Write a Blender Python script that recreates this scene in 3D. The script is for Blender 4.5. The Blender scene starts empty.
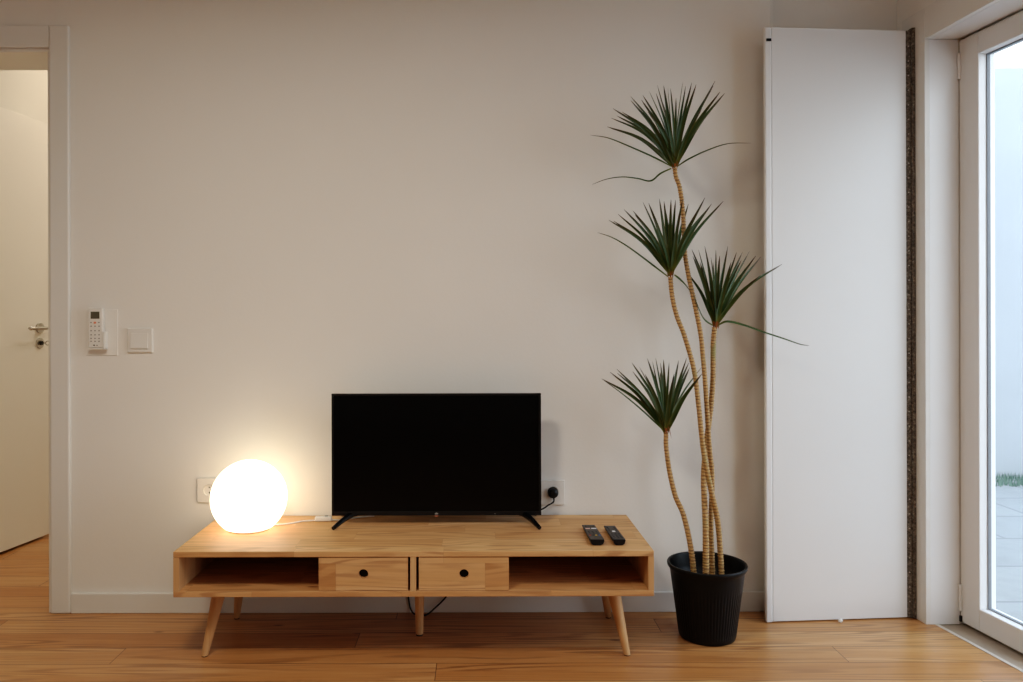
import bpy, bmesh, math, random
from mathutils import Vector, Matrix, noise
from math import sin, cos, pi, sqrt

random.seed(7)
scene = bpy.context.scene
COL = scene.collection

# ---------------------------------------------------------------- survey data
F = 793.0; CX = 476.0; CY = 318.0; HC = 1.073; RHO = 0.0026
def W(px, py, Y):
    """survey point: photo measurement at a known depth Y -> world position"""
    dx, dy = px - CX, py - CY
    x = dx - RHO * dy; y = dy + RHO * dx
    return Vector((x / F * Y, Y, HC - y / F * Y))

# ---------------------------------------------------------------- mesh helpers
def add_box(bm, x0, x1, y0, y1, z0, z1, M=None):
    if x0 > x1: x0, x1 = x1, x0
    vs = [bm.verts.new((x, y, z)) for x in (x0, x1) for y in (y0, y1) for z in (z0, z1)]
    if M is not None:
        for v in vs: v.co = M @ v.co
    for f in ((0,1,3,2),(4,6,7,5),(0,4,5,1),(2,3,7,6),(0,2,6,4),(1,5,7,3)):
        bm.faces.new([vs[i] for i in f])
    return vs

def add_prism(bm, pts, z0, z1):
    """vertical prism over an xy polygon"""
    a = [bm.verts.new((p[0], p[1], z0)) for p in pts]
    b = [bm.verts.new((p[0], p[1], z1)) for p in pts]
    n = len(pts)
    bm.faces.new(a[::-1]); bm.faces.new(b)
    for i in range(n):
        bm.faces.new((a[i], a[(i+1) % n], b[(i+1) % n], b[i]))

def add_lathe(bm, prof, c, seg=48, rfun=None, cap0=True, cap1=True):
    rings = []
    for (r, z) in prof:
        ring = []
        for i in range(seg):
            a = 2 * pi * i / seg
            rr = r if rfun is None else rfun(r, z, a)
            ring.append(bm.verts.new((c[0] + rr * cos(a), c[1] + rr * sin(a), c[2] + z)))
        rings.append(ring)
    for k in range(len(rings) - 1):
        A, B = rings[k], rings[k + 1]
        for i in range(seg):
            j = (i + 1) % seg
            bm.faces.new((A[i], A[j], B[j], B[i]))
    if cap0: bm.faces.new(rings[0][::-1])
    if cap1: bm.faces.new(rings[-1])

def catmull(pts, n=8):
    P = [Vector(p) for p in pts]
    P = [P[0] * 2 - P[1]] + P + [P[-1] * 2 - P[-2]]
    out = []
    for i in range(1, len(P) - 2):
        for k in range(n):
            t = k / n
            a, b, c, d = P[i-1], P[i], P[i+1], P[i+2]
            out.append(0.5 * ((2*b) + (c-a)*t + (2*a-5*b+4*c-d)*t*t + (3*b-a-3*c+d)*t**3))
    out.append(P[-2].copy())
    return out

def add_tube(bm, pts, r, seg=10, rfun=None, up=Vector((0.13, 1, 0.07))):
    n = len(pts); rings = []
    u = None
    for i, p in enumerate(pts):
        t = (pts[min(i+1, n-1)] - pts[max(i-1, 0)]).normalized()
        if u is None: u = up.cross(t).normalized()
        else: u = (u - t * u.dot(t)).normalized()
        w = t.cross(u)
        rr = r if rfun is None else rfun(i, i / (n - 1))
        rings.append([bm.verts.new(p + (u * cos(2*pi*k/seg) + w * sin(2*pi*k/seg)) * rr) for k in range(seg)])
    for a, b in zip(rings, rings[1:]):
        for k in range(seg):
            bm.faces.new((a[k], a[(k+1) % seg], b[(k+1) % seg], b[k]))
    bm.faces.new(rings[0][::-1]); bm.faces.new(rings[-1])

def obj(name, bm, mat, parent=None, bevel=0.0, smooth=False, segs=2, kind=None):
    bmesh.ops.recalc_face_normals(bm, faces=bm.faces)
    me = bpy.data.meshes.new(name); bm.to_mesh(me); bm.free()
    me.materials.append(mat)
    if smooth:
        me.polygons.foreach_set('use_smooth', [True] * len(me.polygons))
    o = bpy.data.objects.new(name, me); COL.objects.link(o)
    if parent is not None:
        # parts are modelled in place: keep them there whatever the thing's origin
        o.parent = parent
        root = parent; off = parent.location.copy()
        while root.parent is not None:
            root = root.parent; off = off + root.location
        me.transform(Matrix.Translation(-off))
    if bevel:
        m = o.modifiers.new('bevel', 'BEVEL'); m.width = bevel; m.segments = segs; m.limit_method = 'ANGLE'; m.angle_limit = math.radians(40)
        if hasattr(m, 'harden_normals'): m.harden_normals = False
    if kind: o['kind'] = kind
    return o

def thing(name, label, cat, loc, group=None):
    o = bpy.data.objects.new(name, None); COL.objects.link(o)
    o.location = loc; o.empty_display_size = 0.1
    o['label'] = label; o['category'] = cat
    if group: o['group'] = group
    return o
def tag(o, label, cat, group=None):
    o['label'] = label; o['category'] = cat
    if group: o['group'] = group
    return o
def struct(name, bm, m, parent=None, bevel=0.0, **k):
    return obj(name, bm, m, parent, bevel, kind=None if parent is not None else 'structure', **k)
def B(*boxes):
    bm = bmesh.new()
    for b in boxes: add_box(bm, *b)
    return bm

# ---------------------------------------------------------------- materials
def newmat(name):
    m = bpy.data.materials.new(name); m.use_nodes = True
    nt = m.node_tree
    return m, nt, nt.nodes['Principled BSDF']
def srgb(r, g, b):
    f = lambda c: (c/255)/12.92 if c <= 10 else (((c/255)+0.055)/1.055)**2.4
    return (f(r), f(g), f(b), 1)
class N:
    def __init__(s, nt): s.nt = nt
    def new(s, t, **k):
        n = s.nt.nodes.new(t)
        for a, b in k.items(): setattr(n, a, b)
        return n
    def link(s, a, b): s.nt.links.new(a, b)
    def put(s, v, sock):
        if isinstance(v, (int, float, tuple)): sock.default_value = v
        else: s.link(v, sock)
    def math(s, op, a, b=0.0, c=None):
        n = s.new('ShaderNodeMath', operation=op); s.put(a, n.inputs[0]); s.put(b, n.inputs[1])
        if c is not None: s.put(c, n.inputs[2])
        return n.outputs[0]
    def comb(s, x, y, z=0.0):
        n = s.new('ShaderNodeCombineXYZ'); s.put(x, n.inputs[0]); s.put(y, n.inputs[1]); s.put(z, n.inputs[2]); return n.outputs[0]
    def sep(s, v):
        n = s.new('ShaderNodeSeparateXYZ'); s.link(v, n.inputs[0]); return n.outputs
    def mix(s, f, a, b, mode='MIX'):
        n = s.new('ShaderNodeMix', data_type='RGBA', blend_type=mode)
        s.put(f, n.inputs[0]); s.put(a, n.inputs[6]); s.put(b, n.inputs[7]); return n.outputs[2]
    def noise(s, v, scale, detail=3, rough=.5, dist=0.0):
        n = s.new('ShaderNodeTexNoise'); s.link(v, n.inputs['Vector'])
        n.inputs['Scale'].default_value = scale; n.inputs['Detail'].default_value = detail
        n.inputs['Roughness'].default_value = rough; n.inputs['Distortion'].default_value = dist
        return n.outputs['Fac']
    def white(s, v, dim='3D'):
        n = s.new('ShaderNodeTexWhiteNoise', noise_dimensions=dim)
        s.put(v, n.inputs['Vector' if dim != '1D' else 'W']); return n.outputs['Value']
    def ramp(s, f, stops):
        n = s.new('ShaderNodeValToRGB'); s.link(f, n.inputs[0])
        e = n.color_ramp.elements
        while len(e) < len(stops): e.new(0.5)
        for i, (p, c) in enumerate(stops): e[i].position = p; e[i].color = c
        return n.outputs[0]
    def smooth(s, v, a, b):
        n = s.new('ShaderNodeMapRange', interpolation_type='SMOOTHSTEP')
        s.put(v, n.inputs[0]); n.inputs[1].default_value = a; n.inputs[2].default_value = b
        return n.outputs[0]

def plain(name, col, rough=.5, metal=0.0, bump=0.0, bscale=200, spec=.5, var=0.0, coat=0.0):
    m, nt, p = newmat(name); n = N(nt)
    p.inputs['Roughness'].default_value = rough; p.inputs['Metallic'].default_value = metal
    p.inputs['Specular IOR Level'].default_value = spec; p.inputs['Coat Weight'].default_value = coat
    tc = n.new('ShaderNodeTexCoord').outputs['Object']
    f = n.noise(tc, 2.3, 4)
    k = tuple(c * (1 - var) for c in col[:3]) + (1,)
    n.link(n.mix(n.smooth(f, .3, .7), k, col), p.inputs['Base Color'])
    if bump:
        bp = n.new('ShaderNodeBump'); bp.inputs['Strength'].default_value = bump; bp.inputs['Distance'].default_value = .002
        n.link(n.noise(tc, bscale, 3), bp.inputs['Height']); n.link(bp.outputs[0], p.inputs['Normal'])
    return m

def wood(name, pitch, length, cols, dark, seam, along='x', grain=1.0, rough=.35, knots=True, v0=0.0, rowoff=None, tone=.35, knot_col=None, seamw=.0012, jitter=1.0, stretch=.9):
    """boards side by side, each with its own tone and grain"""
    m, nt, p = newmat(name); n = N(nt)
    s = n.sep(n.new('ShaderNodeTexCoord').outputs['Object'])
    if along == 'x': u = s[0]; v = n.math('ADD', s[1], s[2])
    elif along == 'z': u = s[2]; v = n.math('ADD', s[0], s[1])
    else: u = s[0]; v = s[1]
    v = n.math('SUBTRACT', v, v0)
    vr = n.math('DIVIDE', v, pitch); row = n.math('FLOOR', vr)
    fv = n.math('SUBTRACT', vr, row)
    off = n.math('MULTIPLY', n.white(n.comb(row, 3.7, 1.3)), length * jitter)
    ur = n.math('DIVIDE', n.math('ADD', u, off), length); colm = n.math('FLOOR', ur)
    fu = n.math('SUBTRACT', ur, colm)
    idv = n.comb(row, colm, 5.1)
    r1 = n.white(idv); r2 = n.white(n.comb(colm, row, 9.4))
    # grain coordinates, shifted for every board
    sh = n.math('MULTIPLY', r1, 37.0)
    uu = n.math('ADD', u, sh); vv = n.math('ADD', v, n.math('MULTIPLY', r2, 11.0))
    g = n.comb(n.math('MULTIPLY', uu, 1.1), n.math('MULTIPLY', vv, 14.0), sh)
    warp = n.noise(g, 1.3, 4, .6, .6)
    # growth ring lines from a stretched warped field
    g2 = n.comb(n.math('MULTIPLY', uu, stretch), n.math('MULTIPLY', vv, 7.0), sh)
    fld = n.noise(g2, 1.0, 2, .45, .2)
    rings = n.math('SINE', n.math('ADD', n.math('MULTIPLY', fld, 95.0 * grain), n.math('MULTIPLY', warp, 5.0)))
    rings = n.smooth(rings, -.2, 1.0)
    fine = n.noise(n.comb(n.math('MULTIPLY', uu, 5.0), n.math('MULTIPLY', vv, 160.0), sh), 1.0, 4, .6)
    base = n.ramp(n.math('ADD', n.math('MULTIPLY', warp, .65), n.math('MULTIPLY', r1, tone)),
                  [(.2, cols[0]), (.5, cols[1]), (.8, cols[2])])
    c = n.mix(n.math('MULTIPLY', rings, n.math('MULTIPLY', n.smooth(warp, .35, .65), .5 * grain)), base, dark)
    c = n.mix(n.math('MULTIPLY', n.smooth(fine, .5, .75), .22 * grain), c, dark)
    if knots:
        vo = n.new('ShaderNodeTexVoronoi', feature='F1'); vo.inputs['Scale'].default_value = 1.0
        n.link(n.comb(n.math('MULTIPLY', uu, 2.6), n.math('MULTIPLY', vv, 6.5), 0.0), vo.inputs['Vector'])
        kn = n.math('SUBTRACT', 1.0, n.smooth(vo.outputs['Distance'], .02, .075))
        has = n.math('GREATER_THAN', n.sep(vo.outputs['Color'])[0], .55)
        c = n.mix(n.math('MULTIPLY', n.math('MULTIPLY', kn, has), .8), c, knot_col or dark)
    e = n.math('MINIMUM', n.math('MULTIPLY', fv, pitch), n.math('MULTIPLY', n.math('SUBTRACT', 1.0, fv), pitch))
    e2 = n.math('MINIMUM', n.math('MULTIPLY', fu, length), n.math('MULTIPLY', n.math('SUBTRACT', 1.0, fu), length))
    e = n.math('MINIMUM', e, e2)
    sm = n.math('SUBTRACT', 1.0, n.smooth(e, seamw * .4, seamw))
    c = n.mix(n.math('MULTIPLY', sm, seam), c, tuple(x * .25 for x in dark[:3]) + (1,))
    n.link(c, p.inputs['Base Color'])
    n.link(n.math('ADD', rough, n.math('MULTIPLY', fine, .2)), p.inputs['Roughness'])
    bp = n.new('ShaderNodeBump'); bp.inputs['Strength'].default_value = .12; bp.inputs['Distance'].default_value = .001
    n.link(n.math('SUBTRACT', n.math('MULTIPLY', fine, .5), n.math('MULTIPLY', sm, 2 * seam)), bp.inputs['Height'])
    n.link(bp.outputs[0], p.inputs['Normal'])
    return m

M = {}
M['wall'] = plain('wall paint', (.85, .828, .785, 1), .85, bump=.15, bscale=90, spec=.2, var=.02)
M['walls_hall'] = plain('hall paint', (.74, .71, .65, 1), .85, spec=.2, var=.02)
M['ceiling'] = plain('ceiling paint', (.8, .79, .77, 1), .9, spec=.2)
M['trim'] = plain('trim paint', (.78, .765, .73, 1), .4, var=.02)
M['white_lacquer'] = plain('white lacquer', (.79, .785, .775, 1), .35, var=.02)
M['upvc'] = plain('white upvc', (.80, .79, .78, 1), .3)
M['hall_door'] = plain('hall door paint', (.80, .77, .71, 1), .4)
M['floor'] = wood('pine floor', .12, 2.3, (srgb(168,112,62), srgb(188,136,86), srgb(212,168,120)), srgb(104,54,20), .8, seamw=.0017, stretch=.42,
                  along='xy', grain=1.15, rough=.22, v0=2.9-.12*40+.045, tone=.3, knot_col=srgb(84,44,20))
M['stand'] = wood('stand wood', .085, .46, (srgb(190,138,90), srgb(212,165,116), srgb(229,187,142)), srgb(132,82,44), .14,
                  grain=1.0, rough=.42, tone=.30, v0=.013, knot_col=srgb(120,72,36))
M['stand_leg'] = wood('leg wood', .2, 2.0, (srgb(188,142,96), srgb(204,160,114), srgb(218,180,136)), srgb(140,94,56), .0,
                      along='z', grain=.5, rough=.45, knots=False)
M['black'] = plain('black plastic', (.008, .008, .009, 1), .4, spec=.35)
M['black_gloss'] = plain('glossy black', (.006, .006, .007, 1), .12)
M['rubber'] = plain('black rubber', (.015, .015, .015, 1), .7)
M['screen'] = plain('screen glass', (.003, .003, .0032, 1), .12, spec=.16)
M['steel'] = plain('brushed steel', (.55, .53, .5, 1), .28, metal=1.0)
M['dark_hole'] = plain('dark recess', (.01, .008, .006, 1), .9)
M['white_plastic'] = plain('white plastic', (.80, .78, .74, 1), .35)
M['grey_btn'] = plain('grey button', (.30, .29, .28, 1), .5)
M['dark_btn'] = plain('dark button', (.05, .05, .055, 1), .5)
M['orange_btn'] = plain('orange button', srgb(222, 140, 112), .5)
M['lcd'] = plain('lcd', srgb(96, 92, 78), .25)
M['red_btn'] = plain('red button', srgb(190, 70, 50), .5)
M['yellow_btn'] = plain('yellow button', srgb(215, 175, 60), .5)
M['blue_btn'] = plain('blue button', srgb(60, 110, 170), .5)
M['pink_btn'] = plain('pink button', srgb(214, 178, 168), .5)
M['pale_btn'] = plain('pale button', srgb(222, 222, 224), .5)
M['pot'] = plain('pot plastic', (.0045, .0045, .005, 1), .42, bump=.05, spec=.28)
M['soil'] = plain('soil', (.018, .013, .010, 1), .95, bump=.8, bscale=120, var=.5)
M['gasket'] = plain('grey gasket', srgb(120, 124, 130), .6)
M['sill'] = plain('stone sill', srgb(186, 170, 152), .75, bump=.5, bscale=60, var=.4)
M['bract'] = plain('dry bract', srgb(150, 88, 40), .7, var=.3)

# lamp glass
m, nt, p = newmat('lit opal glass')
p.inputs['Base Color'].default_value = (.9, .88, .84, 1); p.inputs['Roughness'].default_value = .2
p.inputs['Emission Color'].default_value = (1.0, .86, .60, 1); p.inputs['Emission Strength'].default_value = 3.2
M['globe'] = m
# dark galvanised hinge/brush strip
m, nt, p = newmat('dark brush strip'); n = N(nt)
tc = n.new('ShaderNodeTexCoord').outputs['Object']
f = n.noise(tc, 120, 4, .7)
n.link(n.ramp(f, [(.35, srgb(60, 55, 50)), (.55, srgb(112, 104, 95)), (.75, srgb(176, 168, 158))]), p.inputs['Base Color'])
p.inputs['Roughness'].default_value = .75
M['strip'] = m
# glass
m, nt, p = newmat('window glass'); n = N(nt)
out = nt.nodes['Material Output']
tr = n.new('ShaderNodeBsdfTransparent'); tr.inputs[0].default_value = (.93, .96, .97, 1)
gl = n.new('ShaderNodeBsdfGlossy'); gl.inputs['Roughness'].default_value = .01
fr = n.new('ShaderNodeFresnel'); fr.inputs[0].default_value = 1.45
mx = n.new('ShaderNodeMixShader'); geo = n.new('ShaderNodeNewGeometry')
n.link(n.math('MULTIPLY', fr.outputs[0], n.math('SUBTRACT', 1.0, geo.outputs['Backfacing'])), mx.inputs[0]); n.link(tr.outputs[0], mx.inputs[1]); n.link(gl.outputs[0], mx.inputs[2])
n.link(mx.outputs[0], out.inputs[0])
M['glass'] = m
# stem bark
m, nt, p = newmat('ringed stem'); n = N(nt)
tc = n.new('ShaderNodeTexCoord').outputs['Object']
sx = n.sep(tc)
rg = n.math('SINE', n.math('MULTIPLY', n.math('ADD', sx[2], n.math('MULTIPLY', n.noise(tc, 60, 2), .006)), 2*pi/.0115))
c = n.mix(n.smooth(rg, -1.0, .1), srgb(126, 88, 46), srgb(190, 150, 94))
c = n.mix(n.math('MULTIPLY', n.smooth(n.noise(tc, 420, 2, .6), .55, .68), .55), c, srgb(222, 214, 190))
c = n.mix(n.math('MULTIPLY', n.smooth(n.noise(tc, 330, 2, .6), .56, .7), .5), c, srgb(88, 60, 32))
c = n.mix(n.smooth(n.noise(tc, 9, 3), .55, .75), c, srgb(150, 140, 92))
n.link(c, p.inputs['Base Color']); p.inputs['Roughness'].default_value = .6
M['stem'] = m
# leaves: uv.y runs from base to tip, uv.x across
m, nt, p = newmat('spiky leaf'); n = N(nt)
uv = n.sep(n.new('ShaderNodeTexCoord').outputs['UV'])
c = n.ramp(uv[1], [(0, srgb(116, 120, 50)), (.18, srgb(58, 84, 44)), (.7, srgb(52, 74, 40)), (.9, srgb(70, 56, 36)), (1, srgb(80, 46, 38))])
edge = n.smooth(n.math('ABSOLUTE', n.math('SUBTRACT', uv[0], .5)), .30, .5)
c = n.mix(n.math('MULTIPLY', edge, .6), c, srgb(104, 98, 44))
oi = n.noise(n.new('ShaderNodeTexCoord').outputs['Object'], 14, 2)
c = n.mix(n.smooth(oi, .4, .65), c, n.mix(1.0, c, (.75, .85, .62, 1), 'MULTIPLY'))
n.link(c, p.inputs['Base Color']); p.inputs['Roughness'].default_value = .36
M['leaf'] = m
# outdoors
m, nt, p = newmat('patio paving'); n = N(nt)
tc = n.new('ShaderNodeTexCoord').outputs['Object']
br = n.new('ShaderNodeTexBrick'); n.link(tc, br.inputs['Vector'])
br.inputs['Scale'].default_value = 1.0; br.inputs['Brick Width'].default_value = .9; br.inputs['Row Height'].default_value = .45
br.inputs['Mortar Size'].default_value = .008
br.inputs['Color1'].default_value = srgb(158, 160, 160); br.inputs['Color2'].default_value = srgb(150, 153, 154); br.inputs['Mortar'].default_value = srgb(128, 130, 132)
c = n.mix(n.math('MULTIPLY', n.smooth(n.noise(tc, 7, 5, .7), .4, .7), .3), br.outputs['Color'], srgb(130, 133, 132))
n.link(c, p.inputs['Base Color']); p.inputs['Roughness'].default_value = .8
M['paving'] = m
M['render'] = plain('white render', (.40, .42, .44, 1), .9, bump=.2, bscale=40, var=.05)
M['grass'] = plain('turf', srgb(112, 138, 122), .9, var=.2)
M['tile_roof'] = plain('roof tiles', srgb(140, 118, 108), .8, var=.3)
M['house'] = plain('house render', srgb(205, 212, 220), .9, var=.1)

# ---------------------------------------------------------------- room shell
WY = 2.90          # room face of the back wall
JX = -1.5525        # doorway jamb
DL = -2.42         # doorway far jamb
DH = 2.063         # doorway head
CX0 = W(773, 12, WY).x
RH = 2.70
def RX(y, x0=1.566, s=.07): return x0 + s * (2.764 - y)     # right wall, slightly out of square
def DXp(y): return 1.6857 + .119 * (2.786 - y)                # patio door plane

bm = bmesh.new()
add_box(bm, JX, CX0 - .012, WY, WY + .205, 0, RH)
add_prism(bm, [(CX0 - .012, WY), (CX0, WY + .004), (CX0, WY + .205), (CX0 - .012, WY + .205)], 0, RH)
add_box(bm, CX0, 1.72, WY + .03, WY + .205, 0, RH)
add_box(bm, DL, JX, WY, WY + .205, DH, RH)
add_box(bm, -3.2, DL, WY, WY + .205, 0, RH)
struct('wall_back', bm, M['wall'])

oy0, oy1 = 1.03, 2.772      # opening along the right wall
bm = bmesh.new()
def rw(y0, y1, z0, z1, x0a=0.0, x1=1.706):
    add_prism(bm, [(RX(y0) + .004 + x0a, y0), (x1 + .119 * (2.786 - y0), y0), (x1 + .119 * (2.786 - y1), y1), (RX(y1) + .004 + x0a, y1)], z0, z1)
rw(oy1, WY + .2, 0, RH)
rw(oy0, oy1, 2.047, RH)
# unseen outer strip, added to stop sky light leaking above the sashes
add_prism(bm, [(DXp(oy0) + .022, oy0), (DXp(oy0) + .10, oy0), (DXp(oy1) + .10, oy1), (DXp(oy1) + .022, oy1)], 2.0365, 2.12)
add_prism(bm, [(DXp(2.772) + .022, 2.7715), (DXp(2.772) + .085, 2.7715), (DXp(2.772) + .085, 2.90), (DXp(2.772) + .022, 2.90)], -.06, 2.12)  # jamb strip added outside against the same light leak
rw(-2.6, oy0, 0, RH)
struct('wall_right', bm, M['wall'])
struct('wall_left', B((-3.2, -3.1, -2.6, WY, 0, RH)), M['wall'])
struct('wall_front', B((-3.2, 2.4, -2.7, -2.6, 0, RH)), M['wall'])
struct('ceiling', B((-3.3, 2.5, -2.7, 5.4, RH, RH + .1)), M['ceiling'])

# floor: room and hall in one run of boards, cut along the stone sill
def FX(y): return 1.598 + .13 * (2.76 - y)
bm = bmesh.new()
add_prism(bm, [(-3.2, -2.6), (2.3, -2.6), (FX(oy0) , oy0), (FX(2.768), 2.768), (1.598, 5.4), (-3.2, 5.4)], -.05, 0)
struct('floor', bm, M['floor'])
bm = bmesh.new()
add_prism(bm, [(FX(oy0) + .012, oy0), (DXp(oy0) + .16, oy0), (DXp(2.79) + .10, 2.79), (FX(2.79) + .012, 2.79)], -.06, -.003)
add_prism(bm, [(DXp(oy0) + .020, oy0), (DXp(oy0) + .16, oy0), (DXp(2.79) + .10, 2.79), (DXp(2.79) + .020, 2.79)], -.003, .0095)
struct('trim_1', bm, M['sill'])
bm = bmesh.new()
add_prism(bm, [(FX(oy0) - .001, oy0), (FX(oy0) + .013, oy0), (FX(2.768) + .013, 2.768), (FX(2.768) - .001, 2.768)], -.04, .0015)
struct('trim_2', bm, plain('pale floor edge', srgb(205, 196, 184), .5))

# baseboard
struct('baseboard_back', B((-1.4794, CX0 - .03, WY - .013, WY, 0, .073)), M['trim'], bevel=.003)
# doorway casing
bm = bmesh.new()
add_box(bm, JX, -1.4794, WY - .016, WY, 0, 2.143)
add_box(bm, DL - .073, DL, WY - .016, WY, 0, 2.143)
struct('trim_3', bm, M['trim'], bevel=.007, segs=3)
struct('trim_4', B((DL, JX - .0008, WY - .0145, WY, DH, 2.142)), M['trim'], bevel=.002)
# lining inside the doorway
bm = B((DL, JX, WY + .001, WY + .215, DH - .012, DH - .0005), (JX - .012, JX - .001, WY + .001, WY + .215, 0, DH - .013), (DL + .001, DL + .012, WY + .001, WY + .215, 0, DH - .013))
struct('trim_5', bm, M['hall_door'])

# patio opening: post, header and reveal linings
bm = bmesh.new()
add_prism(bm, [(RX(2.764), 2.764), (1.583, 2.764), (1.583, 2.895), (RX(2.895), 2.895)], 0, 2.151)
struct('trim_6', bm, M['trim'], bevel=.0015)
bm = bmesh.new()
add_prism(bm, [(RX(.96), .96), (RX(.96) + .02, .96), (RX(2.7635) + .02, 2.7635), (RX(2.7635), 2.7635)], 2.041, 2.151)
struct('trim_7', bm, M['trim'], bevel=.0015)
bm = bmesh.new()
add_prism(bm, [(1.5835, 2.7655), (1.6855, 2.7685), (1.6855, 2.771), (1.5835, 2.771)], 0, 2.0405)
struct('trim_8', bm, M['upvc'])
bm = bmesh.new()
add_prism(bm, [(RX(1.04) + .021, 1.04), (DXp(1.04) - .006, 1.04), (DXp(2.765) - .006, 2.765), (RX(2.765) + .021, 2.765)], 2.041, 2.0465)
struct('trim_9', bm, M['upvc'])

# ---------------------------------------------------------------- patio door
door = bpy.data.objects.new('door_2', None); COL.objects.link(door); door['kind'] = 'structure'
door.location = (DXp(2.34), 2.34, 0)
ang = math.atan(.119)
def sash(yh, yl, handle_end):
    """sash between y=yh (far) and y=yl (near), built in the skewed door plane"""
    def P(y, d): return (DXp(y) + d * cos(ang), y + d * sin(ang))     # d = outward
    def bar(ya, yb, z0, z1, d0, d1, bm):
        add_prism(bm, [P(ya, d0), P(ya, d1), P(yb, d1), P(yb, d0)], z0, z1)
    z0, z1 = .010, 2.036
    st, rl = .088, .074
    bm = bmesh.new()
    bar(yh, yh - st, z0, z1, 0, .062, bm); bar(yl + st, yl, z0, z1, 0, .062, bm)
    bar(yh - st, yl + st, z0, z0 + rl, 0, .062, bm); bar(yh - st, yl + st, z1 - rl, z1, 0, .062, bm)
    fr = struct('sash_frame', bm, M['upvc'], door, bevel=.003)
    bm = bmesh.new(); g = .003
    a, b = yh - st, yl + st
    bar(a, a - g, z0 + rl, z1 - rl, .030, .042, bm); bar(b + g, b, z0 + rl, z1 - rl, .030, .042, bm)
    bar(a - g, b + g, z0 + rl, z0 + rl + g, .030, .042, bm); bar(a - g, b + g, z1 - rl - g, z1 - rl, .030, .042, bm)
    struct('gasket', bm, M['gasket'], door)
    bm = bmesh.new()
    bar(a - .001, b + .001, z0 + rl + .001, z1 - rl - .001, .033, .037, bm)
    struct('glass_pane', bm, M['glass'], door)
sash(2.767, 1.905, 1); sash(1.900, 1.045, 0)
for z in (1.945, .095):
    bm = bmesh.new()
    add_tube(bm, [Vector((DXp(2.766) - .003, 2.7625, z - .045)), Vector((DXp(2.766) - .003, 2.7625, z + .045))], .0055, 12)
    struct('hinge', bm, M['upvc'], door)
bm = B((DXp(2.76) - .007, DXp(2.76) - .0005, 2.757, 2.764, .012, .032))
struct('hinge_pin', bm, M['black'], door)

# ---------------------------------------------------------------- hall behind the doorway
def HX(y, d=0.0): return -2.164 + .168 * (y - 3.605) - d
bm = bmesh.new()
add_prism(bm, [(HX(3.1, .06), 3.105), (HX(5.2, .06), 5.2), (HX(5.2, .2), 5.2), (HX(3.1, .3) - .1, 3.105)], 0, RH)
add_box(bm, -3.2, 1.6, 5.2, 5.35, 0, RH)
add_box(bm, -.4, -.3, 3.105, 5.2, 0, RH)
struct('wall_hall', bm, M['walls_hall'])
hd = bpy.data.objects.new('door_1', None); COL.objects.link(hd); hd['kind'] = 'structure'
hd.location = (HX(3.5, .02), 3.5, 0)
bm = bmesh.new()
add_prism(bm, [(HX(3.13), 3.13), (HX(3.925), 3.925), (HX(3.925, .04), 3.925), (HX(3.13, .04), 3.13)], .012, 2.04)
struct('door_leaf', bm, M['hall_door'], hd, bevel=.002)
nrm = Vector((1, -.168, 0)).normalized(); tan = Vector((.168, 1, 0)).normalized()
def disc(bm, c, r, d0, d1, seg=28):
    add_tube(bm, [c + nrm * d0, c + nrm * d1], r, seg, up=Vector((0, 0, 1)))
hc = Vector((HX(3.853), 3.853, HC - (328 - 318 - 1.1) / F * 3.853))
lc = Vector((HX(3.853), 3.853, HC - (343 - 318 - 1.1) / F * 3.853))
bm = bmesh.new(); disc(bm, hc, .0255, .0005, .009)
struct('handle_rose', bm, M['steel'], hd, bevel=.001)
bm = bmesh.new()
L = [hc + nrm * .008, hc + nrm * .045, hc + nrm * .052 - tan * .012, hc + nrm * .052 - tan * .05, hc + nrm * .052 - tan * .118]
add_tube(bm, catmull(L, 4), .0075, 12)
bmesh.ops.create_uvsphere(bm, u_segments=14, v_segments=8, radius=.0105, matrix=Matrix.Translation(hc + nrm * .052 - tan * .122))
struct('door_handle', bm, M['steel'], hd, smooth=True)
bm = bmesh.new(); disc(bm, lc, .0255, .0005, .008)
rose = struct('lock_rose', bm, M['steel'], hd, bevel=.001)
bm = bmesh.new(); disc(bm, lc, .010, .008, .016, 16)
struct('lock_cylinder', bm, M['dark_hole'], hd)
bm = bmesh.new()
add_tube(bm, [lc + nrm * .016, lc + nrm * .033], .0022, 8)
kc = lc + nrm * .044
ring = [kc + (nrm * cos(a) + Vector((0, 0, 1)) * sin(a)) * .0095 for a in [2 * pi * i / 20 for i in range(21)]]
add_tube(bm, ring, .0024, 8)
struct('key', bm, M['steel'], hd, smooth=True)

# ---------------------------------------------------------------- white shutter leaf on the back wall
pl = thing('shutter_leaf', 'tall white flat shutter leaf folded open against the wall beside the patio door', 'shutter', (1.28, 2.82, 0))
a0 = W(765, 620, 2.792); a1 = W(906.8, 617, 2.831)
bx0, by0, bx1, by1 = a0.x + .0005, 2.783, a1.x - .002, 2.822
dvec = Vector((bx1 - bx0, by1 - by0, 0)).normalized(); dn = Vector((-dvec.y, dvec.x, 0))  # dn points to the wall
def LP(t, d): q = Vector((bx0, by0, 0)) + dvec * t + dn * d; return (q.x, q.y)
Lw = (Vector((bx1, by1)) - Vector((bx0, by0))).length
bm = bmesh.new(); add_prism(bm, [LP(.0245, 0), LP(Lw, 0), LP(Lw, .03), LP(.0245, .03)], .003, 2.093)
obj('leaf_board', bm, M['white_lacquer'], pl, bevel=.003)
bm = bmesh.new(); add_prism(bm, [LP(0, -.002), LP(.0243, -.002), LP(.0243, .014), LP(0, .014)], .001, 2.093)
obj('edge_strip', bm, M['white_lacquer'], pl, bevel=.005, segs=3)
bm = bmesh.new()
q = W(768, 40.5, 2.787)
add_box(bm, q.x - .0085, q.x + .0085, 2.777, 2.7825, q.z - .0045, q.z + .0045)
obj('latch_slot', bm, M['black'], pl, bevel=.001)
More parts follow.
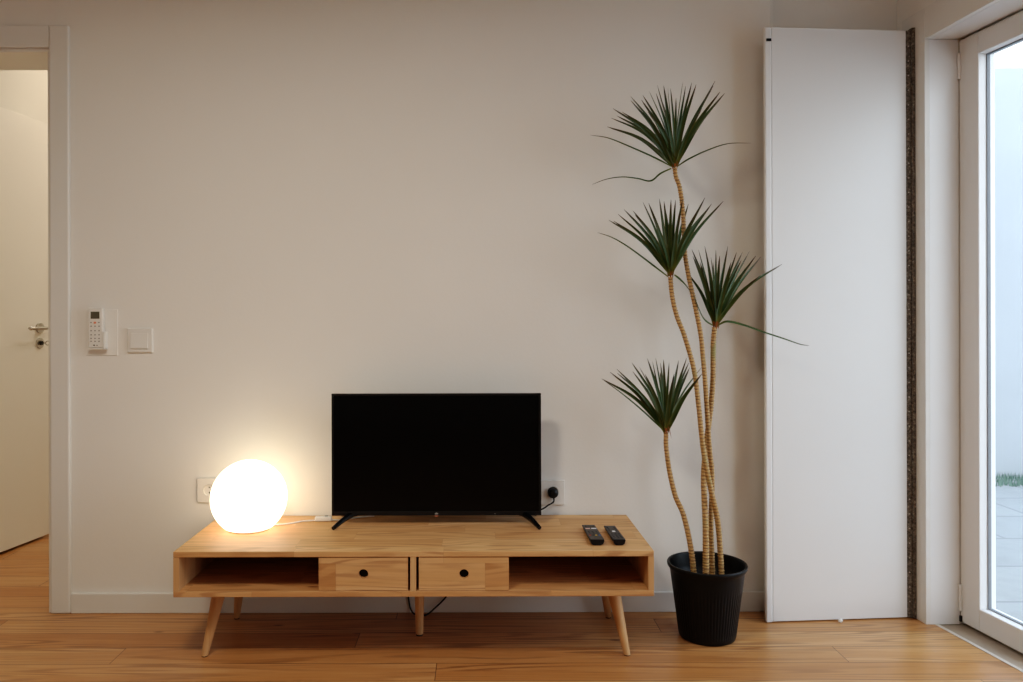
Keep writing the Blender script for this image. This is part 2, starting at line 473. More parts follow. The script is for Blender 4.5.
# dark strip between leaf and post
bm = bmesh.new()
h0 = LP(Lw + .001, .004)
add_prism(bm, [h0, (h0[0] + .014, h0[1] - .006), (h0[0] + .014, h0[1] + .02), (h0[0], h0[1] + .02)], .003, 2.093)
add_prism(bm, [(h0[0] + .0155, h0[1] - .010), (RX(2.82) - .001, h0[1] - .012), (RX(2.82) - .001, h0[1] + .02), (h0[0] + .0155, h0[1] + .02)], .003, 2.10)
st = obj('hinge_strip', bm, M['strip'], pl, bevel=.001)
bm = bmesh.new()
z = .06
while z < 2.08:
    bmesh.ops.create_uvsphere(bm, u_segments=8, v_segments=6, radius=.0026, matrix=Matrix.Translation((h0[0] + .0075, h0[1] - .0035, z)))
    z += .052
obj('screw', bm, M['steel'], pl, smooth=True, kind='stuff')
# scrap of white paper under the leaf
c = W(840.5, 622.2, 2.785)
bm = bmesh.new()
bmesh.ops.create_icosphere(bm, subdivisions=2, radius=1)
for v in bm.verts:
    f = .8 + .5 * noise.noise(v.co * 2.1)
    v.co = Vector((v.co.x * .0105 * f, v.co.y * .007 * f, v.co.z * .008 * f + .006))
for v in bm.verts: v.co += Vector((c.x, 2.785, .001)); v.co.z = max(v.co.z, .0006)
tag(obj('paper_scrap', bm, M['white_plastic']), 'tiny crumpled white scrap on the floor at the foot of the tall shutter leaf', 'paper')

# ---------------------------------------------------------------- TV stand
SX0, SX1 = -.9330, .5450; SY0, SY1 = 2.437, 2.884; SZ0, SZ1 = .2165, .3565; T = .0175
SC = (SX0 + SX1) / 2
sd = thing('tv_stand', 'low light wood television stand on five tapered legs with two drawers', 'tv stand', (SC, 2.66, 0))
obj('top_board', B((SX0, SX1, SY0, SY1, SZ1 - T, SZ1)), M['stand'], sd, bevel=.0015)
obj('bottom_board', B((SX0, SX1, SY0, SY1, SZ0, SZ0 + T)), M['stand'], sd, bevel=.0015)
e = .0003
for (a, b) in ((SX0, SX0 + T), (SX1 - T, SX1)):
    obj('side_board', B((a + .0002, b, SY0 + .0005, SY1, SZ0 + T + e, SZ1 - T - e)), M['stand_leg'], sd)
obj('back_board', B((SX0 + T + e, SX1 - T - e, SY1 - .01, SY1 - .001, SZ0 + T + e, SZ1 - T - e)), M['stand'], sd)
dz = SZ1 - T; fz = SZ0 + T
def sx(px): return (px - CX + RHO * -255) / F * SY0
c0, c1 = sx(410.2), sx(416.1)
obj('divider', B((c0, c1, SY0 + .0005, SY1 - .011, fz + e, dz - e)), M['stand_leg'], sd)
dl0, dl1 = sx(318.5), sx(407.9); dr0, dr1 = sx(418.7), sx(508.9)
obj('divider', B((dl0 + .001, dl0 + .014, SY0 + .021, SY1 - .011, fz + e, dz - e)), M['stand'], sd)
obj('divider', B((dr1 - .014, dr1 - .001, SY0 + .021, SY1 - .011, fz + e, dz - e)), M['stand'], sd)
def plate_hole(bm, x0, x1, y0, y1, z0, z1, hx, hz, r, seg=40):
    angs = sorted([2*pi*i/seg for i in range(seg)] + [math.atan2(z - hz, x - hx) % (2*pi) for x in (x0, x1) for z in (z0, z1)])
    rows = []
    for y in (y0, y1):
        inn, out = [], []
        for a in angs:
            ca, sa = cos(a), sin(a)
            k = min([((x1 if ca > 0 else x0) - hx) / ca if abs(ca) > 1e-9 else 9e9, ((z1 if sa > 0 else z0) - hz) / sa if abs(sa) > 1e-9 else 9e9])
            inn.append(bm.verts.new((hx + r*ca, y, hz + r*sa))); out.append(bm.verts.new((hx + k*ca, y, hz + k*sa)))
        rows.append((inn, out))
    n_ = len(angs)
    for i in range(n_):
        j = (i + 1) % n_
        bm.faces.new((rows[0][0][i], rows[0][0][j], rows[0][1][j], rows[0][1][i]))
        bm.faces.new((rows[1][0][i], rows[1][0][j], rows[1][1][j], rows[1][1][i]))
        bm.faces.new((rows[0][0][i], rows[0][0][j], rows[1][0][j], rows[1][0][i]))
        bm.faces.new((rows[0][1][i], rows[0][1][j], rows[1][1][j], rows[1][1][i]))
for (x0, x1, hp) in ((dl0, dl1, 363.3), (dr0, dr1, 464.0)):
    hx = sx(hp); hz = HC - (574.2 - 318 - (.0026 * (CX - hp))) / F * SY0
    bm = bmesh.new()
    plate_hole(bm, x0, x1, SY0 + .002, SY0 + .018, fz + .0015, dz - .0025, hx, hz, .0145)
    dr = obj('drawer', bm, M['stand'], sd)
    bm = B((x0 + .016, x0 + .026, SY0 + .0185, SY1 - .03, fz + .003, dz - .02), (x1 - .026, x1 - .016, SY0 + .0185, SY1 - .03, fz + .003, dz - .02),
           (x0 + .026, x1 - .026, SY1 - .04, SY1 - .03, fz + .003, dz - .02), (x0 + .026, x1 - .026, SY0 + .0185, SY1 - .04, fz + .003, fz + .009))
    obj('drawer_box', bm, M['stand'], dr)
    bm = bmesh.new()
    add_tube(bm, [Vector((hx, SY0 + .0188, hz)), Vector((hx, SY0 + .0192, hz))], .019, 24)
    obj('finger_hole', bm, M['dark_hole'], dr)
def leg(top, foot, r0, r1, pad=False):
    bm = bmesh.new()
    t, f = Vector(top), Vector(foot)
    n_ = 10; seg = 24; rings = []
    for k in range(n_ + 1):
        u = k / n_; c = t.lerp(f, u); r = r0 + (r1 - r0) * u
        rings.append([bm.verts.new((c.x + r*cos(2*pi*i/seg), c.y + r*sin(2*pi*i/seg), c.z)) for i in range(seg)])
    for a, b in zip(rings, rings[1:]):
        for i in range(seg): bm.faces.new((a[i], a[(i+1) % seg], b[(i+1) % seg], b[i]))
    bm.faces.new(rings[0]); bm.faces.new(rings[-1][::-1])
    o = obj('leg', bm, M['stand_leg'], sd, smooth=True)
    o.modifiers.new('es', 'EDGE_SPLIT').split_angle = 1.0
    bm = bmesh.new()
    pz = f.z
    add_lathe(bm, [(r1 * .9, 0.0), (r1 * .9, pz - .0002)], (f.x, f.y, .0002), 20)
    obj('foot_pad', bm, M['rubber'], o)
for s in (-1, 1):
    leg((SC + s * .6295, 2.555, SZ0), (SC + s * .6715, 2.522, .003), .0232, .0108)
    leg((SC + s * .6345, 2.800, SZ0), (SC + s * .6650, 2.838, .003), .0232, .0108)
leg((SC, 2.686, SZ0), (SC, 2.686, .005), .0180, .0132)

# ---------------------------------------------------------------- television
TY = 2.755; TX0, TX1 = -.5032, .2252; TZ0, TZ1 = .387, .811
tv = thing('television', 'flat black television switched off on the wooden stand', 'television', ((TX0 + TX1) / 2, TY + .02, SZ1))
bz = .008
bm = B((TX0, TX1, TY, TY + .012, TZ0, TZ0 + .014), (TX0, TX1, TY, TY + .012, TZ1 - bz, TZ1), (TX0, TX0 + bz, TY, TY + .012, TZ0 + .014, TZ1 - bz),
       (TX1 - bz, TX1, TY, TY + .012, TZ0 + .014, TZ1 - bz), (TX0 + .002, TX1 - .002, TY + .012, TY + .026, TZ0 + .002, TZ1 - .002))
obj('housing', bm, M['black'], tv, bevel=.0012)
bm = bmesh.new(); add_box(bm, TX0 + .07, TX1 - .07, TY + .0262, TY + .065, TZ0 + .01, TZ0 + .30)
obj('rear_cover', bm, M['black'], tv, bevel=.015)
obj('screen', B((TX0 + bz + .0002, TX1 - bz - .0002, TY + .0025, TY + .0115, TZ0 + .0142, TZ1 - bz - .0002)), M['screen'], tv)
for s, tx, txx in ((-1, W(353, 514, TY).x, W(333.5, 530, 2.68).x), (1, W(523, 516, TY).x, W(539.5, 530, 2.68).x)):
    bm = bmesh.new()
    top = Vector((tx, TY + .02, TZ0 + .004)); 
    for (fx, fy) in ((txx, 2.672), (txx, TY + .105)):
        foot = Vector((fx, fy, SZ1 + .0088))
        mid = top.lerp(foot, .5) + Vector((0, 0, .003))
        add_tube(bm, catmull([top, mid, foot], 5), .006, 10, rfun=lambda i, u: .0115 - .0045 * u)
    add_box(bm, tx - .012, tx + .012, TY + .010, TY + .030, TZ0 - .004, TZ0 + .0018)
    obj('foot', bm, M['black_gloss'], tv, smooth=False)
mx0 = (TX0 + TX1) / 2
bm = B((mx0 - .006, mx0 + .006, TY - .0006, TY + .0002, TZ0 + .004, TZ0 + .0085), (mx0 - .0025, mx0 + .0025, TY - .0006, TY + .0002, TZ0 + .009, TZ0 + .0105))
obj('badge', bm, M['grey_btn'], tv)
bm = B((mx0 - .007, mx0 + .004, TY + .001, TY + .010, TZ0 - .004, TZ0 - .0003))
obj('sensor_window', bm, M['orange_btn'], tv, bevel=.0008)
obj('status_light', B((TX1 - .162, TX1 - .160, TY - .0005, TY + .0002, TZ0 + .005, TZ0 + .0065)), M['pale_btn'], tv)

# ---------------------------------------------------------------- globe lamp
gx, gy = -.7755, 2.705; gr = .1272; gz = .4630
lamp = thing('globe_lamp', 'glowing white glass globe table lamp on the left end of the stand', 'lamp', (gx, gy, SZ1))
bm = bmesh.new()
zb = SZ1 + .008 - gz; a_b = math.asin(zb / gr)
prof = [(gr * cos(a_b + (pi/2 - a_b) * k / 28), gr * sin(a_b + (pi/2 - a_b) * k / 28)) for k in range(28)] + [(.0008, gr)]
add_lathe(bm, prof, (gx, gy, gz), 64)
obj('glass_globe', bm, M['globe'], lamp, smooth=True)
bm = bmesh.new(); add_lathe(bm, [(.066, 0), (.069, .002), (.069, .0072)], (gx, gy, SZ1 + .0003), 48)
obj('base_ring', bm, M['white_plastic'], lamp)
bm = bmesh.new()
tz = SZ1 + .0035
c_pts = [Vector((gx + .066, gy + .03, tz)), W(290, 523.5, 2.76), W(303, 521.5, 2.79), W(315.5, 519.5, 2.80)]
for q in c_pts: q.z = tz
add_tube(bm, catmull(c_pts, 6), .0026, 8)
e1 = c_pts[-1]
c2 = [e1 + Vector((.056, .004, 0)), e1 + Vector((.10, .012, 0)), e1 + Vector((.15, .045, 0)), e1 + Vector((.2, .06, 0))]
add_tube(bm, catmull(c2, 6), .0026, 8)
obj('cord', bm, M['white_plastic'], lamp, smooth=True)
Mr = Matrix.Translation(e1 + Vector((.028, .002, 0))) @ Matrix.Rotation(math.radians(4), 4, 'Z')
bm = bmesh.new(); add_box(bm, -.030, .030, -.011, .011, -.003, .014, Mr)
sw = obj('cord_switch', bm, M['white_plastic'], lamp, bevel=.005, segs=3)
bm = bmesh.new(); add_box(bm, .005, .016, -.0045, .0045, .0138, .0165, Mr)
obj('switch_button', bm, M['grey_btn'], sw, bevel=.001)

# ---------------------------------------------------------------- remotes on the stand
def remote(name, label, x, y0, y1, w, buttons, twist=0.0):
    t = thing(name, label, 'remote control', (x, (y0 + y1) / 2, SZ1), 'remote controls on the stand')
    bm = bmesh.new(); zs = SZ1 + .0006
    secs = []
    n_ = 12; seg = 16
    for k in range(n_ + 1):
        u = k / n_; y = y0 + (y1 - y0) * u
        hgt = .0185 - .006 * u
        ww = w / 2 * (1 - .06 * u)
        if k == 0: ww *= .93; y += .000
        ring = []
        for (px, pz) in ((-1, .82), (-.93, 1), (.93, 1), (1, .82), (.86, .30), (.48, 0), (-.48, 0), (-.86, .30)):
            ring.append(bm.verts.new((x + px * ww, y, zs + pz * hgt)))
        secs.append(ring)
    for a, b in zip(secs, secs[1:]):
        for i in range(8): bm.faces.new((a[i], a[(i+1) % 8], b[(i+1) % 8], b[i]))
    bm.faces.new(secs[0][::-1]); bm.faces.new(secs[-1])
    obj('body', bm, M['black'], t, bevel=.0022)
    for (u, v, bw, bl, mat) in buttons:
        yy = y0 + (y1 - y0) * v; zz = zs + .0185 - .006 * v
        bm = B((x + u * w / 2 - bw / 2, x + u * w / 2 + bw / 2, yy - bl / 2, yy + bl / 2, zz - .001, zz + .0013))
        obj('button', bm, M[mat], t, bevel=.0004)
    return t
b1 = [(-.42, .72, .015, .009, 'pink_btn'), (.42, .72, .017, .009, 'pale_btn'), (-.62, .27, .005, .006, 'red_btn'), (-.25, .27, .004, .005, 'dark_btn'), (.18, .27, .006, .008, 'yellow_btn'), (.66, .27, .006, .007, 'blue_btn')]
for r_ in range(3):
    for c_ in (-.55, 0, .55): b1.append((c_, .36 + .085 * r_, .006, .005, 'dark_btn'))
for c_ in (-.55, .55): b1.append((c_, .9, .006, .005, 'dark_btn'))
b2 = [(0.0, .56, .010, .012, 'pale_btn')]
for r_ in range(4):
    for c_ in (-.55, 0, .55): b2.append((c_, .12 + .09 * r_, .006, .004, 'dark_btn'))
for r_ in range(3):
    for c_ in (-.55, .55): b2.append((c_, .66 + .1 * r_, .005, .004, 'dark_btn'))
remote('remote_control', 'wider black remote on the stand with pale and coloured buttons', .3800, 2.492, 2.695, .0475, b1)
remote('remote_control', 'narrower black remote on the stand nearer its right end, one pale button', .4495, 2.492, 2.683, .0415, b2)

# ---------------------------------------------------------------- sockets, switch, wall remote
def socket(label, cx, cz, holes=True):
    t = thing('wall_socket', label, 'socket', (cx, WY, cz), 'white wall sockets')
    bm = bmesh.new(); plate_hole(bm, cx - .043, cx + .043, WY - .009, WY - .0003, cz - .044, cz + .044, cx, cz, .0205)
    obj('cover_plate', bm, M['white_plastic'], t, bevel=.002)
    bm = bmesh.new(); add_tube(bm, [Vector((cx, WY - .0035, cz)), Vector((cx, WY - .0005, cz))], .0204, 28)
    pt = obj('recess', bm, M['white_plastic'], t)
    for s in (-1, 1):
        bm = bmesh.new(); add_tube(bm, [Vector((cx, WY - .0042, cz + s * .0095)), Vector((cx, WY - .0036, cz + s * .0095))], .0026, 10)
        obj('pin_hole', bm, M['dark_hole'], pt)
    return t
p1 = W(209.8, 489.8, WY); socket('white wall socket behind the glowing globe lamp', p1.x, p1.z)
p2 = W(552.6, 492, WY); socket('white wall socket beside the television with black plug in it', p2.x, p2.z)
pc = thing('power_cord', 'black plug and cable running from wall socket to behind the television', 'cable', (p2.x, WY - .01, p2.z))
bm = bmesh.new()
pr = [(.0, .0), (.0185, .0), (.0185, .018), (.0165, .026), (.008, .033)]
ringpts = []
add_lathe(bm, [(.0185, -.004), (.0185, .016), (.0165, .024), (.009, .030)], (0, 0, 0), 28)
bm.transform(Matrix.Translation((p2.x, WY - .0045, p2.z)) @ Matrix.Rotation(pi/2, 4, 'X'))
obj('plug', bm, M['black'], pc, bevel=.001)
bm = bmesh.new()
add_tube(bm, catmull([Vector((p2.x + .002, WY - .022, p2.z - .014)), Vector((p2.x + .001, WY - .024, p2.z - .030)), W(548.5, 505, WY - .028), W(540, 509.8, WY - .03), W(520, 512.5, WY - .035), W(500, 508, WY - .04)], 8), .0028, 10)
obj('cable', bm, M['black'], pc, smooth=True)
# loose cable hanging below the stand
bm = bmesh.new()
lp = [W(408.4, 590, 2.885), W(408.6, 598, 2.885), W(410.5, 608, 2.885), W(414, 614.5, 2.87), W(420, 617, 2.86), W(427, 614.5, 2.86), W(436, 607, 2.87), W(445, 598, 2.883), W(450, 590, 2.885)]
for q in lp: q.z = max(q.z, .0035); q.y = min(q.y, WY - .0175)
add_tube(bm, catmull(lp, 8), .0028, 10)
tag(obj('hanging_cable', bm, M['black'], smooth=True), 'thin black cable loop hanging behind the middle leg of the stand', 'cable')

s0 = W(128, 352.6, WY); s1 = W(153.5, 327.9, WY)
ws = thing('light_switch', 'square white light switch on the wall right of the small wall remote', 'switch', ((s0.x + s1.x) / 2, WY, s0.z))
obj('cover_plate', B((s0.x, s1.x, WY - .009, WY - .0003, s0.z, s1.z)), M['white_plastic'], ws, bevel=.004, segs=3)
r0 = W(132, 348.3, WY); r1_ = W(149, 333, WY)
bm = bmesh.new()
vs = add_box(bm, r0.x, r1_.x, WY - .0150, WY - .0092, r0.z, r1_.z)
for v in vs:
    if v.co.y < WY - .014 and v.co.z > (r0.z + r1_.z) / 2: v.co.y = WY - .0110
obj('rocker', bm, M['white_plastic'], ws, bevel=.0008)

q0 = W(86.5, 355.5, WY); q1 = W(118, 309.5, WY)
pq0, pq1 = q0, q1
yb_ = WY - .0038
q0 = W(88.8, 347.8, WY - .024); q1 = W(102.8, 307.8, WY - .024)
hw = thing('wall_holder', 'white plastic holder on the wall cradling the air conditioner remote', 'holder', ((q0.x + q1.x) / 2, yb_, q0.z))
obj('wall_plate', B((pq0.x, pq1.x, WY - .0035, WY - .0003, pq0.z, pq1.z)), M['wall'], hw, bevel=.001)
bm = B((q0.x - .003, q1.x + .009, yb_ - .003, yb_, q0.z - .004, q0.z + .055), (q1.x + .001, q1.x + .009, yb_ - .026, yb_ - .003, q0.z - .004, q0.z + .058),
       (q0.x - .003, q1.x + .009, yb_ - .026, yb_ - .003, q0.z - .006, q0.z - .0012))
obj('cradle', bm, M['white_plastic'], hw, bevel=.001)
ar = thing('air_conditioner_remote', 'small white remote with grey display standing in the wall holder', 'remote control', ((q0.x + q1.x) / 2, yb_ - .014, q0.z))
fy_ = yb_ - .024
obj('body', B((q0.x, q1.x, fy_, yb_ - .0035, q0.z, q1.z)), M['white_plastic'], ar, bevel=.003, segs=3)
l0 = W(90.8, 318.7, WY - .027); l1 = W(99.6, 311.6, WY - .027)
obj('display', B((l0.x, l1.x, fy_ - .0006, fy_ + .001, l0.z, l1.z)), M['lcd'], ar)
def wb(px, py, w, h, mat):
    q = W(px, py, WY - .027)
    obj('button', B((q.x - w/2, q.x + w/2, fy_ - .0012, fy_ + .001, q.z - h/2, q.z + h/2)), M[mat], ar, bevel=.0004)
wb(95.0, 322.7, .0085, .007, 'orange_btn'); wb(91.2, 322.5, .005, .004, 'grey_btn'); wb(99.0, 322.5, .005, .004, 'grey_btn')
for i, yy in enumerate((326.2, 330.7, 334.8, 338.4, 341.3)):
    for xx in (91.3, 95.2, 99.2):
        wb(xx, yy, .005, .0042, 'grey_btn')
wb(94.2, 345.2, .005, .0045, 'dark_btn'); wb(97.2, 345.3, .006, .0028, 'grey_btn')

# ---------------------------------------------------------------- potted plant
PX, PY = .776, 2.672
plant = thing('potted_plant', 'tall spiky-leaved plant with four ringed stems in a black ribbed pot', 'plant', (PX, PY, 0))
bm = bmesh.new()
def ribs(r, z, a):
    if .018 < z < .172 and r > .08 and z * 0 == 0:
        k = min(1, (z - .018) / .01, (.172 - z) / .01)
        return r - .0013 * k * (.5 + .5 * cos(a * 64)) ** 2
    return r
def rp(z): return .0925 + (.1240 - .0925) * z / .240
prof = [(.086, 0), (.0915, .003)] + [(rp(z), z) for z in (.012, .018, .028, .06, .1, .14, .160, .172, .2, .222)] + \
       [(.1245, .228), (.1300, .236), (.1312, .2435), (.1295, .2475), (.1245, .247), (.1225, .242), (.1205, .215), (.1155, .205), (.112, .17)]
add_lathe(bm, prof, (PX, PY, 0), 512, ribs)
obj('pot', bm, M['pot'], plant, smooth=True)
bm = bmesh.new()
add_lathe(bm, [(.1105, .150), (.1105, .158), (.06, .163), (.002, .165)], (PX, PY, 0), 40, lambda r, z, a: r)
for v in bm.verts:
    v.co.z += .004 * noise.noise(v.co * 40)
obj('soil', bm, M['soil'], plant, smooth=True)

stems = {
 'A': [(720.5, 606, .02), (721.5, 576, .015), (720, 548, .015), (717.5, 520, .0), (711, 490, -.035), (703.6, 452, -.04), (698.8, 407, -.03), (694, 370, -.02), (684.5, 336, -.01), (677, 316.5, 0), (672.3, 297, 0), (670.3, 277, 0)],
 'B': [(713, 606, .055), (712.5, 574, .05), (711, 525, .04), (712, 490, .025), (711.8, 470, .02), (709.2, 445, .01), (705.6, 388, 0), (703, 357, 0), (700.6, 334, 0), (694.7, 304, .005), (688.4, 275, .01), (684.7, 250, .01), (683.2, 215, .005), (680, 189, 0), (676, 177, 0), (674.8, 168, 0)],
 'C': [(706, 606, -.03), (706, 575, -.03), (705.5, 525, -.025), (704.3, 498, 0), (703.8, 475, .035), (706, 445, .05), (710.8, 408, .05), (713, 375, .04), (713.2, 345, .03), (714.6, 327, .02)],
 'D': [(694.5, 606, -.01), (693.8, 574, -.01), (690.3, 545, -.01), (683.5, 515, 0), (675.6, 496.5, 0), (669.8, 473, 0), (666.3, 448, 0), (666.0, 432, 0)],
}
stem_r = {'A': .0092, 'B': .0088, 'C': .0104, 'D': .0094}
tips = {
 'B': ((674.8, 166), .30, [(607.4,126.8),(611,118),(613,108.5),(616.6,115.7),(622,112),(630.3,96),(630.7,100.3),(641.3,99.7),(642.8,95.2),(649,91),(657.4,85),(656,93.3),(663.6,85.6),(667.9,87.8),(670.5,88.5),(683,81.4),(685.6,86),(691.7,82.7),(696.2,84.5),(715,80.9),(713.1,86),(720,91.9),(724.6,93.3),(648,112),(662,101),(676,98),(690,104),(702,108)]),
 'A': ((670.5, 275), .27, [(608.7,220),(613.7,221),(624,209.4),(632.9,210.7),(634.9,215),(642.8,202),(648.6,203),(659.3,198.7),(664,201),(671,199.5),(675.5,200),(682.7,198.7),(688.4,203.7),(705,197.5),(697.6,210),(711.6,203.7),(709,207.4),(723.3,201.2),(618,214),(652,214),(666,212),(680,212),(643,222)]),
 'C': ((716, 326), .26, [(691.7,249.3),(692.7,256),(686.7,272),(698.4,249.8),(704.6,246),(706,252),(715.8,249.8),(710.9,257),(719.6,256),(727.8,246),(726.6,251),(736.5,252.3),(742.5,251.8),(749.5,251),(741.5,259.8),(755.7,256),(760.7,256.8),(781.9,264.3),(760.7,275),(700,262),(713,262),(731,262),(748,266)]),
 'D': ((666, 431), .25, [(601.6,378.7),(610,372),(616.7,369),(617,372.9),(631.7,362.6),(632.8,371.4),(639,366.6),(647.3,358.5),(652.6,361.4),(655.6,357.9),(660.5,362.9),(663.5,359.7),(669,362.6),(678.6,360.4),(686.6,358),(688.8,362.6),(689.6,367.7),(701.3,367.7),(702,373.6),(645,374),(660,372),(674,374)]),
}
# long drooping blades: paths of survey points with depth offsets
droops = {
 'B': [([(672,166),(655,157),(630,146),(608,137.5),(590,135)], .30, .0085), ([(671,168),(660,173),(650.5,180.3),(638,178),(622,176.5),(606,179),(591.8,184.5)], .7, .0075), ([(677,167),(690,159),(708,150.5),(728,144),(751,143.2)], -.3, .0075)],
 'A': [([(668,276),(650,262),(628,246),(612,237),(597.5,232.4)], .2, .0085), ([(674,275),(680,280),(686,286),(691,293)], .3, .0075)],
 'C': [([(719,325),(728,322),(745,326),(762,332),(785,339.5),(800,344.5),(809.3,345.7)], -.2, .0085), ([(713,325),(704,318),(697,303),(690,285)], .5, .008)],
 'D': [([(664,430),(645,412),(622,393),(601.6,378.7)], .2, .0075)],
}
def blade(bm, uvl, path, width, side):
    n_ = len(path); prev = None
    for i, p in enumerate(path):
        u = i / (n_ - 1)
        t = (path[min(i+1, n_-1)] - path[max(i-1, 0)]).normalized()
        s = (side - t * side.dot(t)).normalized(); nn = t.cross(s)
        w = width * (min(1.0, .55 + 2.2 * u) * (1 - u) ** .62 if u < 1 else 0) + .0004
        row = [bm.verts.new(p - s * w + nn * w * .45), bm.verts.new(p - s * w * .4 + nn * w * .08), bm.verts.new(p), bm.verts.new(p + s * w * .4 + nn * w * .08), bm.verts.new(p + s * w + nn * w * .45)]
        if prev:
            for k in range(4):
                f = bm.faces.new((prev[0][k], prev[0][k+1], row[k+1], row[k]))
                for lo, (uu, vv) in zip(f.loops, ((k/4, prev[1]), ((k+1)/4, prev[1]), ((k+1)/4, u), (k/4, u))):
                    lo[uvl].uv = (uu, vv)
        prev = (row, u)
rnd = random.Random(11)
for key in 'BACD':
    pts = [W(x, y, PY + d) for (x, y, d) in stems[key]]
    path = catmull(pts, 10)
    # resample evenly so that the ring ridges are regular
    dist = [0]
    for a, b in zip(path, path[1:]): dist.append(dist[-1] + (b - a).length)
    step = .0021; nn_ = int(dist[-1] / step); res = []; j = 0
    for k in range(nn_ + 1):
        s = dist[-1] * k / nn_
        while j < len(dist) - 2 and dist[j+1] < s: j += 1
        res.append(path[j].lerp(path[j+1], (s - dist[j]) / max(1e-9, dist[j+1] - dist[j])))
    R0 = stem_r[key]
    bm = bmesh.new()
    prof_ = (0, .10, .20, .05)
    add_tube(bm, res, R0, 14, rfun=lambda i, u: R0 * ((1.02 - .22 * u) + prof_[i % 4]) * (.92))
    # little scale stubs all along the stem
    rr = random.Random(ord(key))
    for i in range(6, len(res) - 4, 4):
        t = (res[i+1] - res[i-1]).normalized()
        for q in range(3):
            a = rr.uniform(0, 2*pi)
            d = Vector((cos(a), sin(a), .25)); d = (d - t * d.dot(t)).normalized()
            c = res[i] + d * R0 * .85
            sdv = t.cross(d) * .0022
            tip = c + d * .0048 + t * .0016
            v0, v1, v2 = bm.verts.new(c - sdv), bm.verts.new(c + sdv), bm.verts.new(tip)
            bm.faces.new((v0, v1, v2))
    so = obj('stem', bm, M['stem'], plant, smooth=True)
    (bx_, by_), L0, tl = tips[key]
    dbase = stems[key][-1][2]
    base = W(bx_, by_, PY + dbase)
    bm = bmesh.new(); uvl = bm.loops.layers.uv.new('UVMap')
    for (tx, ty) in tl:
        flat = W(tx, ty, PY + dbase) - base
        d2 = flat.length; L1 = max(L0 * rnd.uniform(.98, 1.1), d2 * 1.02)
        dep = sqrt(max(0, L1 * L1 - d2 * d2)) * rnd.choice((-1, 1)) * .8
        if base.y + dep > WY - .02: dep = -abs(dep)
        tipd = PY + dbase + dep
        tip = W(tx, ty, tipd)
        out = Vector((tip.x - base.x, tip.y - base.y, 0))
        # leaves leave the crown steeply and arch outwards
        b0 = base + Vector((rnd.uniform(-.006, .006), rnd.uniform(-.006, .006), rnd.uniform(-.004, .012)))
        mid = b0.lerp(tip, .5) + Vector((0, 0, .018 * (out.length / .2))) - out * .03
        path = catmull([b0, mid, tip], 6)
        sd_ = (tip - b0).cross(Vector((0, 1, 0)) if rnd.random() < .75 else out.cross(Vector((0, 0, 1)))).normalized()
        sd_ = (sd_ + Vector((0, 1, 0)) * rnd.uniform(-.5, .5)).normalized()
        blade(bm, uvl, path, rnd.uniform(.0070, .0094), sd_)
    for (pp, _, wd) in droops[key]:
        sgn = -1
        q = []
        for i, (x_, y_) in enumerate(pp):
            q.append(W(x_, y_, PY + dbase - .05 * i / len(pp)))
        blade(bm, uvl, catmull(q, 5), wd * .8, Vector((.15, .75, .65)))
    obj('leaf_crown', bm, M['leaf'], so, smooth=True)
    bm = bmesh.new()
    for k in range(6):
        a = k * pi / 3 + .4; d = Vector((cos(a), sin(a), 0))
        lo = base + d * .0085 + Vector((0, 0, -.012)); hi = base + d * .010 + Vector((0, 0, .016))
        if key == 'D' and k == 5: lo = base + Vector((.016, -.01, -.026))
        sdv = Vector((-sin(a), cos(a), 0)) * .0065
        v = [bm.verts.new(hi - sdv), bm.verts.new(hi + sdv), bm.verts.new(lo)]
        bm.faces.new(v)
    obj('bract', bm, M['bract'], so)

# ---------------------------------------------------------------- outdoors
struct('ground', B((DXp(0) - .0, 14, -6, 16, -.25, -.06)), M['paving'])
struct('wall_garden', B((2.4, 9, 5.6, 5.85, -.06, 2.83)), M['render'])
bm = bmesh.new()
rg_ = random.Random(3)
for i in range(2600):
    x = rg_.uniform(2.5, 5.4); y = rg_.uniform(5.28, 5.59); h = rg_.uniform(.02, .05); a = rg_.uniform(0, pi)
    dx_, dy_ = cos(a) * .006, sin(a) * .006
    bm.faces.new((bm.verts.new((x - dx_, y - dy_, -.06)), bm.verts.new((x + dx_, y + dy_, -.06)), bm.verts.new((x + rg_.uniform(-.01, .01), y, -.06 + h))))
g_ = obj('grass', bm, M['grass']); g_['kind'] = 'stuff'; tag(g_, 'strip of short green grass along the foot of the white garden wall', 'grass')
hs = thing('neighbour_house', 'pale house with tiled roof beyond the white garden wall', 'building', (9.6, 13, -.06))
obj('facade', B((7.6, 12, 12.3, 14, -.06, 4.72)), M['house'], hs)
bm = bmesh.new()
for k in range(34):
    x = 7.5 + k * .135
    add_tube(bm, [Vector((x, 12.1, 4.80)), Vector((x, 14.2, 5.35))], .06, 8)
obj('roof', bm, M['tile_roof'], hs)

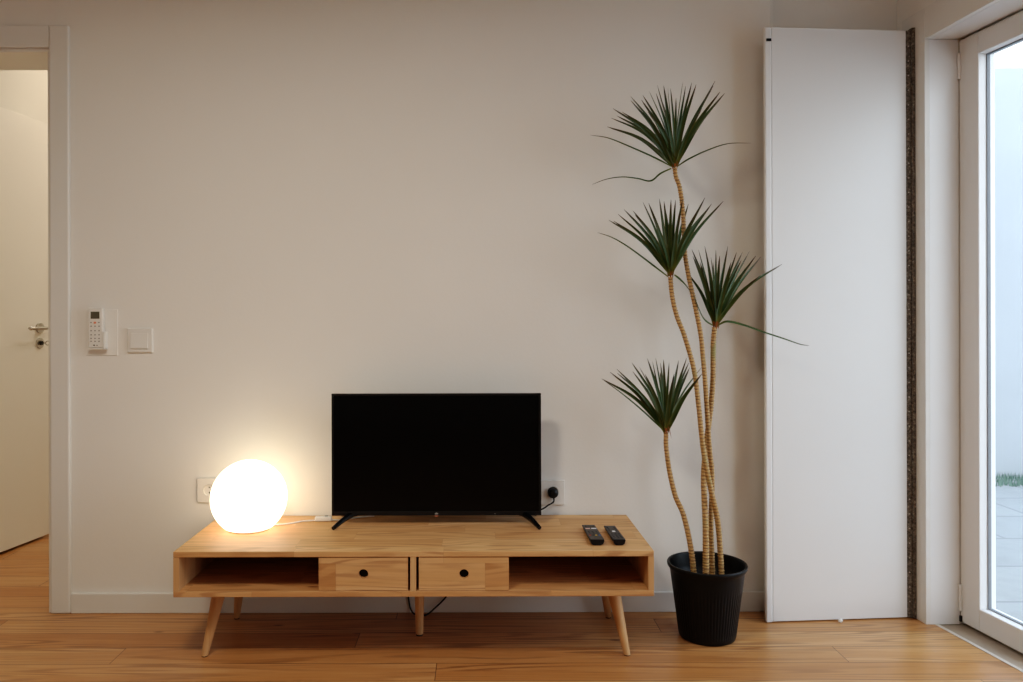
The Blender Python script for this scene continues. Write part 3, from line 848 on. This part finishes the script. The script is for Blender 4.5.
# ---------------------------------------------------------------- light
w = bpy.data.worlds.new('sky'); scene.world = w; w.use_nodes = True
nt = w.node_tree; n = N(nt); bg = nt.nodes['Background']
tc = n.new('ShaderNodeTexCoord').outputs['Generated']
z = n.sep(tc)[2]
c = n.ramp(z, [(0, (.80, .84, .88, 1)), (.5, (.74, .82, .93, 1)), (1, (.62, .75, .95, 1))])
n.link(c, bg.inputs['Color']); bg.inputs['Strength'].default_value = 5.2

def area(name, loc, size, energy, col, rot=(0, 0, 0), sy=None):
    l = bpy.data.lights.new(name, 'AREA'); l.energy = energy; l.color = col; l.size = size
    if sy: l.shape = 'RECTANGLE'; l.size_y = sy
    o = bpy.data.objects.new(name, l); COL.objects.link(o); o.location = loc; o.rotation_euler = rot
    return o
# sky portal in the patio opening
po = area('sky_portal', (DXp(1.9) + .12, 1.9, 1.03), 1.74, 1, (1, 1, 1), (0, math.radians(90), 0), 2.05)
po.data.shape = 'RECTANGLE'; po.data.size = 2.05; po.data.size_y = 1.76
po.data.cycles.is_portal = True
area('ceiling_and_fill_lamp', (-.70, 1.15, 2.32), .35, 23, (1.0, .90, .75))
area('ceiling_and_fill_lamp', (.8, .6, 2.6), .6, 9, (1.0, .96, .93))  # added unseen fill, brightens the wall above the shutter leaf
area('hall_and_fill_lamp', (-1.68, 3.95, 2.62), .4, 5, (1.0, .87, .68))
area('hall_and_fill_lamp', (-1.0, 4.5, 2.5), .4, 13, (1.0, .87, .68))  # extra fill deeper in the hall, added to brighten the door leaf

# ---------------------------------------------------------------- camera
cam = bpy.data.cameras.new('camera'); co = bpy.data.objects.new('camera', cam); COL.objects.link(co)
cam.sensor_fit = 'HORIZONTAL'; cam.sensor_width = 36; cam.lens = F / 1023 * 36
cam.shift_x = (511.5 - CX) / 1023; cam.shift_y = -(341 - CY) / 1023
cam.clip_start = .05
co.matrix_world = Matrix.Translation((0, 0, HC)) @ Matrix.Rotation(pi/2, 4, 'X') @ Matrix.Rotation(-RHO, 4, 'Z')
scene.camera = co
scene.view_settings.view_transform = 'Standard'
scene.view_settings.look = 'None'
scene.view_settings.exposure = -0.14
scene.view_settings.use_curve_mapping = True
cv = scene.view_settings.curve_mapping.curves[3]
for (x_, y_) in ((.02, .011), (.08, .072), (.25, .278), (.55, .575)): cv.points.new(x_, y_)
scene.view_settings.curve_mapping.update()
